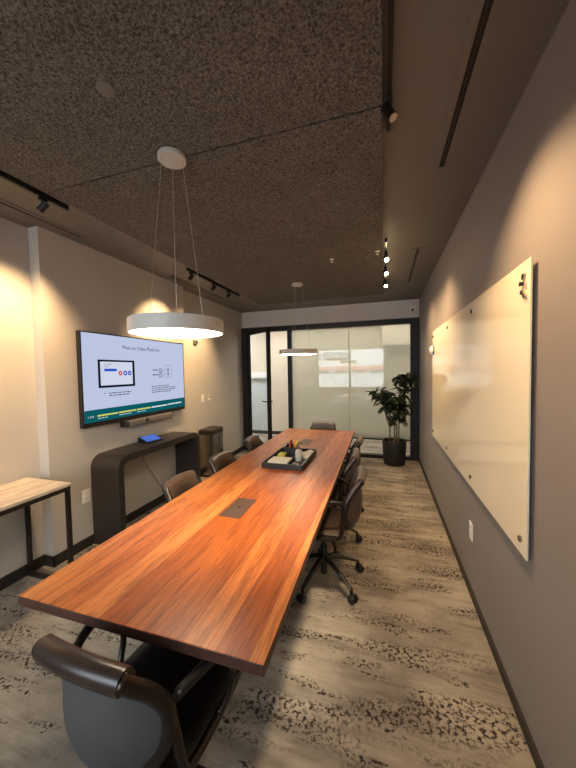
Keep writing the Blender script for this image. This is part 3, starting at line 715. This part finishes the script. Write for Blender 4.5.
# ------------------------------------------------------------------ bin
bn = thing('pedal_bin', 'tall stainless steel bin with dark lid beside the console', 'bin', (-2.475, 4.05, 0))
bm = bmesh.new(); box(bm, (-0.115, -0.17, 0.03), (0.115, 0.19, 0.62)); es = [e for e in bm.edges if abs((e.verts[0].co - e.verts[1].co).z) > 0.3]; bmesh.ops.bevel(bm, geom=es, offset=0.045, segments=5, affect='EDGES', profile=0.5)
mesh_obj('steel_body', bm, M_steel, bn, autosmooth=30)
bm = bmesh.new(); box(bm, (-0.12, -0.175, 0.62), (0.12, 0.195, 0.685)); es = [e for e in bm.edges if abs((e.verts[0].co - e.verts[1].co).z) > 0.03]; bmesh.ops.bevel(bm, geom=es, offset=0.048, segments=5, affect='EDGES', profile=0.5)
bmesh.ops.bevel(bm, geom=[e for e in bm.edges if all(v.co.z > 0.68 for v in e.verts)], offset=0.012, segments=3, affect='EDGES')
mesh_obj('lid', bm, M_bronze, bn, autosmooth=30)
mesh_obj('base', B((-0.11, -0.165, 0), (0.11, 0.185, 0.03), 0.004), M_plastic, bn)
mesh_obj('pedal', B((0.11, -0.03, 0.012), (0.15, 0.06, 0.024), 0.003), M_plastic, bn)

# ------------------------------------------------------------------ side table at the left edge
st = thing('side_table', 'narrow side table with whitewashed top and black metal frame at left', 'side table', (-2.59, 0.575, 0))
Dp, Ls, Hs = 0.45, 1.05, 0.75
mesh_obj('tabletop', B((0, 0, Hs - 0.022), (Dp, Ls, Hs), 0.002), M_white_wood, st)
bm = bmesh.new()
for x in (0.004, Dp - 0.029): box(bm, (x, 0.004, Hs - 0.052), (x + 0.025, Ls - 0.004, Hs - 0.022))
for y in (0.004, Ls - 0.029): box(bm, (0.029, y, Hs - 0.052), (Dp - 0.029, y + 0.025, Hs - 0.022))
mesh_obj('apron_frame', bm, M_bronze, st)
for y in (0.004, Ls - 0.029): mesh_obj('stretcher', B((0.029, y, 0), (Dp - 0.029, y + 0.025, 0.025)), M_bronze, st)
for x in (0.004, Dp - 0.029):
    for y in (0.004, Ls - 0.029): mesh_obj('leg', B((x, y, 0), (x + 0.025, y + 0.025, Hs - 0.052)), M_bronze, st)

# ------------------------------------------------------------------ plates and sensors on the walls
def outlet(name, label, cat, pos, nx, kind):
    t = thing(name, label, cat, pos, 0 if nx > 0 else PI)
    mesh_obj('cover_plate', B((0, -0.037, -0.058), (0.006, 0.037, 0.058), 0.002), M_white, t)
    if kind == 'outlet':
        for z in (-0.026, 0.026):
            s = mesh_obj('socket', B((0.0055, -0.017, z - 0.015), (0.0075, 0.017, z + 0.015), 0.0008), M_white, t)
            bm = bmesh.new()
            for y in (-0.007, 0.007): box(bm, (0.0072, y - 0.0012, z - 0.005), (0.0078, y + 0.0012, z + 0.006))
            mesh_obj('socket_slots', bm, M_slot, s)
    else:
        mesh_obj('rocker', B((0.0055, -0.017, -0.034), (0.010, 0.017, 0.034), 0.0015), M_white, t)
outlet('wall_outlet', 'white wall outlet low on the left wall between side table and console', 'outlet', (XT, 2.03, 0.452), 1, 'outlet')
outlet('wall_outlet', 'white wall outlet low on the dark right wall below the glass board', 'outlet', (XR, 2.296, 0.43), -1, 'outlet')
outlet('light_switch', 'white light switch plate above the bin, left of the thermostat', 'switch', (XL, 4.06, 1.135), 1, 'switch')
th = thing('wall_control', 'small white wall control above the bin, right of the light switch', 'control', (XL, 4.23, 1.13))
mesh_obj('control_body', B((0, -0.03, -0.045), (0.016, 0.03, 0.045), 0.004), M_white, th); mesh_obj('control_display', B((0.0155, -0.018, 0.0), (0.0165, 0.018, 0.028)), M_grey, th)
ws = thing('wall_sensor', 'small grey wall box just below the right edge of the near pendant', 'sensor', (XL, 3.9, 1.96))
mesh_obj('sensor_body', B((0, -0.045, -0.03), (0.03, 0.045, 0.03), 0.006), M_grey, ws); mesh_obj('sensor_window', B((0.029, -0.02, -0.015), (0.031, 0.02, 0.015)), M_plastic, ws)
cs = thing('motion_sensor', 'white motion sensor on the pale bulkhead at the upper right of the back wall', 'sensor', (0.455, YB, 2.48))
mesh_obj('sensor_housing', B((-0.045, -0.05, -0.035), (0.045, 0, 0.06), 0.012, seg=3), M_white, cs, autosmooth=50)
bm = bmesh.new(); cyl(bm, (0, -0.052, -0.005), (0, -0.03, -0.005), 0.026); cyl(bm, (0, 0, -0.04), (0, 0, -0.075), 0.03, 0.014) if False else None
mesh_obj('sensor_eye', bm, M_grey, cs, autosmooth=40)
# outlet seen through the glass door on the corridor wall
t = thing('wall_outlet', 'white wall outlet in the corridor, seen through the glass door leaf', 'outlet', (-2.95, YC + 0.01, 0.45), -PI / 2)
mesh_obj('cover_plate', B((0, -0.037, -0.058), (0.006, 0.037, 0.058), 0.002), M_white, t)
for z in (-0.026, 0.026): mesh_obj('socket', B((0.0055, -0.017, z - 0.015), (0.0075, 0.017, z + 0.015), 0.0008), M_grey, t)

# ------------------------------------------------------------------ glass writing board
gb = thing('glass_whiteboard', 'large cream glass writing board on standoffs on the dark right wall', 'whiteboard', (XR - 0.001, 1.408, 0.757))
BL, BH, BX = 2.452, 1.18, -0.017
bm = bmesh.new(); box(bm, (BX - 0.006, 0, 0), (BX, BL, BH))
pn = mesh_obj('glass_panel', bm, None, gb, mats=[M_board, M_board_edge])
for p in pn.data.polygons: p.material_index = 0 if abs(p.normal.x) > 0.5 else 1
for y in (0.055, 0.82, 1.60, 2.40):
    for z in (0.06, BH - 0.06):
        bm = bmesh.new(); cyl(bm, (0, y, z), (BX, y, z), 0.009); cyl(bm, (BX - 0.006, y, z), (BX - 0.014, y, z), 0.0135, 0.0125)
        mesh_obj('standoff_mount', bm, M_chrome, gb, autosmooth=40)
for k, (y, z) in enumerate(((1.475, 1.852), (1.449, 1.846), (1.463, 1.815), (1.444, 1.800))):
    bm = bmesh.new(); x0 = XR - 0.001 + BX - 0.006
    cyl(bm, (x0, y, z), (x0 - 0.01, y, z), 0.0065, 0.0085, 16); cyl(bm, (x0 - 0.01, y, z), (x0 - 0.013, y, z), 0.0095, 0.009, 16)
    tag(mesh_obj('board_magnet', bm, M_chrome, autosmooth=40), ['small silver magnet on the glass board, leftmost of the cluster', 'small silver magnet right under the top near standoff of the glass board', 'small silver magnet on the glass board, lower left of the cluster', 'small silver magnet on the glass board, lowest of the cluster'][k], 'magnet', 'magnets in the corner of the glass board')
er = thing('board_eraser', 'round white eraser stuck to the far edge of the glass board', 'eraser', (XR - 0.001 + BX - 0.006, 3.79, 1.725))
bm = bmesh.new(); lathe(bm, [(0, 0.044), (0.02, 0.042), (0.038, 0.034), (0.049, 0.018), (0.052, 0.010), (0, 0.010)], 32); bmesh.ops.rotate(bm, verts=bm.verts, cent=(0, 0, 0), matrix=Matrix.Rotation(-PI / 2, 3, 'Y')); mesh_obj('eraser_cap', bm, M_white, er, autosmooth=40)
bm = bmesh.new(); cyl(bm, (0, 0, 0), (-0.0105, 0, 0), 0.05, n=32); mesh_obj('felt_pad', bm, M_plastic, er, autosmooth=40)

# ------------------------------------------------------------------ potted plant
PX, PY = 0.16, 5.2
pp = thing('potted_plant', 'leafy green cane plant in a round black pot before the glass', 'plant', (PX, PY, 0))
mesh_obj('pot', lathe(bmesh.new(), [(0, 0), (0.150, 0), (0.160, 0.01), (0.178, 0.20), (0.186, 0.375), (0.182, 0.385), (0.172, 0.385), (0.168, 0.33), (0, 0.33)], 48), M_pot, pp, autosmooth=35)
mesh_obj('soil', lathe(bmesh.new(), [(0, 0.335), (0.1, 0.345), (0.168, 0.334)], 32), M_soil, pp, smooth=True)
rnd = random.Random(3)
tops = []
for (bx, by, tx, ty, tz) in ((-0.075, 0.0, -0.16, -0.02, 1.02), (-0.005, -0.03, -0.02, -0.06, 0.93), (0.06, 0.0, 0.09, -0.02, 1.28), (0.03, 0.05, 0.03, 0.04, 0.88)):
    pts = catmull([(bx, by, 0.33), (bx + 0.01, by, 0.55), ((bx + tx) / 2, (by + ty) / 2, 0.33 + (tz - 0.33) * .6), (tx, ty, tz)], 6)
    mesh_obj('trunk', tube(bmesh.new(), pts, [0.013 - 0.0003 * k for k in range(len(pts))], 10), M_bark, pp, smooth=True)
    tops.append(pts)
def leaf(bm, base, yaw, pitch, ln, wd, droop, roll):
    pts = []; d = Vector((math.cos(yaw) * math.cos(pitch), math.sin(yaw) * math.cos(pitch), math.sin(pitch))); p = Vector(base)
    side = Vector((-math.sin(yaw), math.cos(yaw), 0)); n = 7; L_, R_ = [], []
    for k in range(n + 1):
        s = k / n; w_ = wd * (math.sin(PI * min(1, s * 0.93 + 0.07)) ** 0.75) * (1 - 0.25 * s)
        if k == n: w_ = 0.0008
        up = side.cross(d).normalized(); sd = (side * math.cos(roll) + up * math.sin(roll))
        L_.append(p + sd * w_ + up * w_ * 0.3); R_.append(p - sd * w_ + up * w_ * 0.3); pts.append(p.copy())
        d = (d + Vector((0, 0, -droop / n))).normalized(); p = p + d * (ln / n)
    vl = [bm.verts.new(q) for q in L_]; vc = [bm.verts.new(q) for q in pts]; vr = [bm.verts.new(q) for q in R_]
    for k in range(n):
        bm.faces.new((vl[k], vc[k], vc[k + 1], vl[k + 1])); bm.faces.new((vc[k], vr[k], vr[k + 1], vc[k + 1]))
bm = bmesh.new()
heads = [((-0.15, -0.04, 1.06), 0.10, 24), ((0.04, -0.03, 1.05), 0.12, 26), ((0.17, -0.02, 1.24), 0.08, 16), ((0.1, -0.05, 0.85), 0.10, 24), ((-0.24, -0.02, 1.12), 0.10, 26), ((-0.13, 0.0, 1.16), 0.08, 14), ((0.16, -0.02, 1.40), 0.10, 26), ((0.10, 0.0, 1.34), 0.10, 22), ((0.28, 0.0, 1.33), 0.06, 14), ((-0.05, -0.08, 0.98), 0.11, 30), ((0.06, -0.04, 0.92), 0.12, 30), ((-0.13, -0.03, 0.93), 0.07, 16), ((0.16, 0.0, 0.93), 0.08, 18), ((0.02, -0.04, 0.78), 0.09, 22), ((0.12, 0.0, 0.76), 0.05, 10), ((-0.07, -0.02, 0.74), 0.05, 8)]
for c, sp, n in heads:
    for k in range(n):
        b_ = Vector(c) + Vector((rnd.gauss(0, sp * .5), rnd.gauss(0, sp * .4), rnd.gauss(0, sp * .45)))
        b_.z = max(b_.z, 0.6); ln = rnd.uniform(0.12, 0.19)
        b_.x = max(-0.33, min(0.33, b_.x)); b_.y = max(-0.3, min(0.12, b_.y))
        yaw = rnd.uniform(0, 2 * PI)
        if PY + b_.y + math.sin(yaw) * ln > YB - 0.03: yaw = -abs(yaw % PI)
        leaf(bm, b_, yaw, rnd.uniform(-0.3, 0.9), ln, rnd.uniform(0.030, 0.044), rnd.uniform(1.2, 2.6), rnd.uniform(-0.5, 0.5))
    if c[2] > 0.85:
        pass
fol = mesh_obj('foliage', bm, M_leaf, pp, smooth=True)
# side branches from the canes to the leaf clusters
bm = bmesh.new()
for c, sp, n in heads:
    best = min((q for pts in tops for q in pts), key=lambda q: (q - Vector((c[0], c[1], c[2] - 0.12))).length)
    tube(bm, catmull([best, (best + Vector(c)) / 2 + Vector((0, 0, -0.01)), c], 4), 0.006, 6)
mesh_obj('branches', bm, M_bark, pp, smooth=True)

# ------------------------------------------------------------------ street outside the window behind the camera
M_fac = wall_paint('street_white_render', srgb(232, 234, 236)); M_awn = plain('street_red_awning', srgb(200, 130, 120), 0.7)
M_pave = plain('street_pavement', srgb(150, 148, 145), 0.9); M_fwin = plain('street_window_glass', srgb(96, 124, 150), 0.3)
bl = thing('street_building', 'white building across the street with red awnings, seen reflected in the glass', 'building', (-2.0, -9.0, 0))
mesh_obj('facade', B((-9, -0.4, 0), (9, 0, 3.4)), M_fac, bl)
for k in range(14):
    x = -7.2 + 1.1 * k
    mesh_obj('shop_window', B((x - 0.35, 0, 1.35), (x + 0.2, 0.04, 1.6)), M_fwin, bl)
    prof_ = [(0, 1.68), (0.35, 1.56), (0.35, 1.5), (0, 1.78)]; bm = bmesh.new()
    a_ = [bm.verts.new((x - 0.45, y, z)) for y, z in prof_]; b2 = [bm.verts.new((x + 0.45, y, z)) for y, z in prof_]
    bm.faces.new(a_); bm.faces.new(list(reversed(b2)))
    for q in range(4): bm.faces.new((a_[q], b2[q], b2[(q + 1) % 4], a_[(q + 1) % 4]))
    mesh_obj('awning', bm, M_awn, bl)
for k in range(5): mesh_obj('upper_window', B((-4.6 + 0.95 * k, 0, 2.2), (-3.8 + 0.95 * k, 0.04, 2.7)), M_fwin, bl)
struct('ground', B((-14, -14, -0.14), (10, YF - 0.1, -0.02)), M_pave)

# ------------------------------------------------------------------ light
wd = bpy.data.worlds.new('sky'); SC.world = wd; wd.use_nodes = True
bg = wd.node_tree.nodes['Background']; bg.inputs['Color'].default_value = (0.76, 0.88, 1.0, 1); bg.inputs['Strength'].default_value = 5.5
def area(loc, target, sx, sy, power, col):
    l = bpy.data.lights.new('area', 'AREA'); l.shape = 'RECTANGLE'; l.size = sx; l.size_y = sy; l.energy = power; l.color = col
    o = bpy.data.objects.new('area_lamp', l); COL.objects.link(o); o.location = loc
    o.rotation_euler = (Vector(target) - Vector(loc)).to_track_quat('-Z', 'Y').to_euler(); return o
area((-0.6, 6.3, 2.58), (-0.6, 6.3, 0), 4.0, 0.5, 26, (1.0, 0.95, 0.86))
area((-4.2, 6.3, 2.58), (-4.2, 6.4, 0), 2.0, 0.5, 36, (0.86, 0.93, 1.0))
po = area(((WX0 + WX1) / 2, YF - 0.13, (WZ0 + WZ1) / 2), ((WX0 + WX1) / 2, 0, (WZ0 + WZ1) / 2), WX1 - WX0, WZ1 - WZ0, 1, (1, 1, 1)); po.data.cycles.is_portal = True

sl = bpy.data.lights.new('sun', 'SUN'); sl.energy = 5.5; sl.angle = 0.01; sl.color = (1.0, 0.96, 0.9)
so = bpy.data.objects.new('sun', sl); COL.objects.link(so); so.rotation_euler = Vector((0.15, -1, -0.62)).to_track_quat('-Z', 'Y').to_euler()
lamp_spot((0.06, 1.36, 2.48), (-0.66, 1.58, 0.74), 165, (1.0, 0.82, 0.58), 44, 1.0, 0.12)

# ------------------------------------------------------------------ camera
cam = bpy.data.cameras.new('camera'); co = bpy.data.objects.new('camera', cam); COL.objects.link(co); SC.camera = co
yaw, pitch, roll, F = 0.29978, -0.04173, -0.01722, 309.363
fw = Vector((-math.sin(yaw) * math.cos(pitch), math.cos(yaw) * math.cos(pitch), math.sin(pitch)))
r0 = Vector((math.cos(yaw), math.sin(yaw), 0)); u0 = r0.cross(fw)
rr = r0 * math.cos(roll) + u0 * math.sin(roll); uu = -r0 * math.sin(roll) + u0 * math.cos(roll)
Mx = Matrix((rr, uu, -fw)).transposed().to_4x4(); Mx.translation = (0, 0, 1.52); co.matrix_world = Mx
cam.sensor_fit = 'VERTICAL'; cam.sensor_height = 36.0; cam.lens = F / 768 * 36.0; cam.clip_start = 0.02
SC.view_settings.view_transform = 'Standard'; SC.view_settings.look = 'None'; SC.view_settings.exposure = 0.95
SC.cycles.use_denoising = True; SC.cycles.max_bounces = 8; SC.cycles.sample_clamp_indirect = 6.0
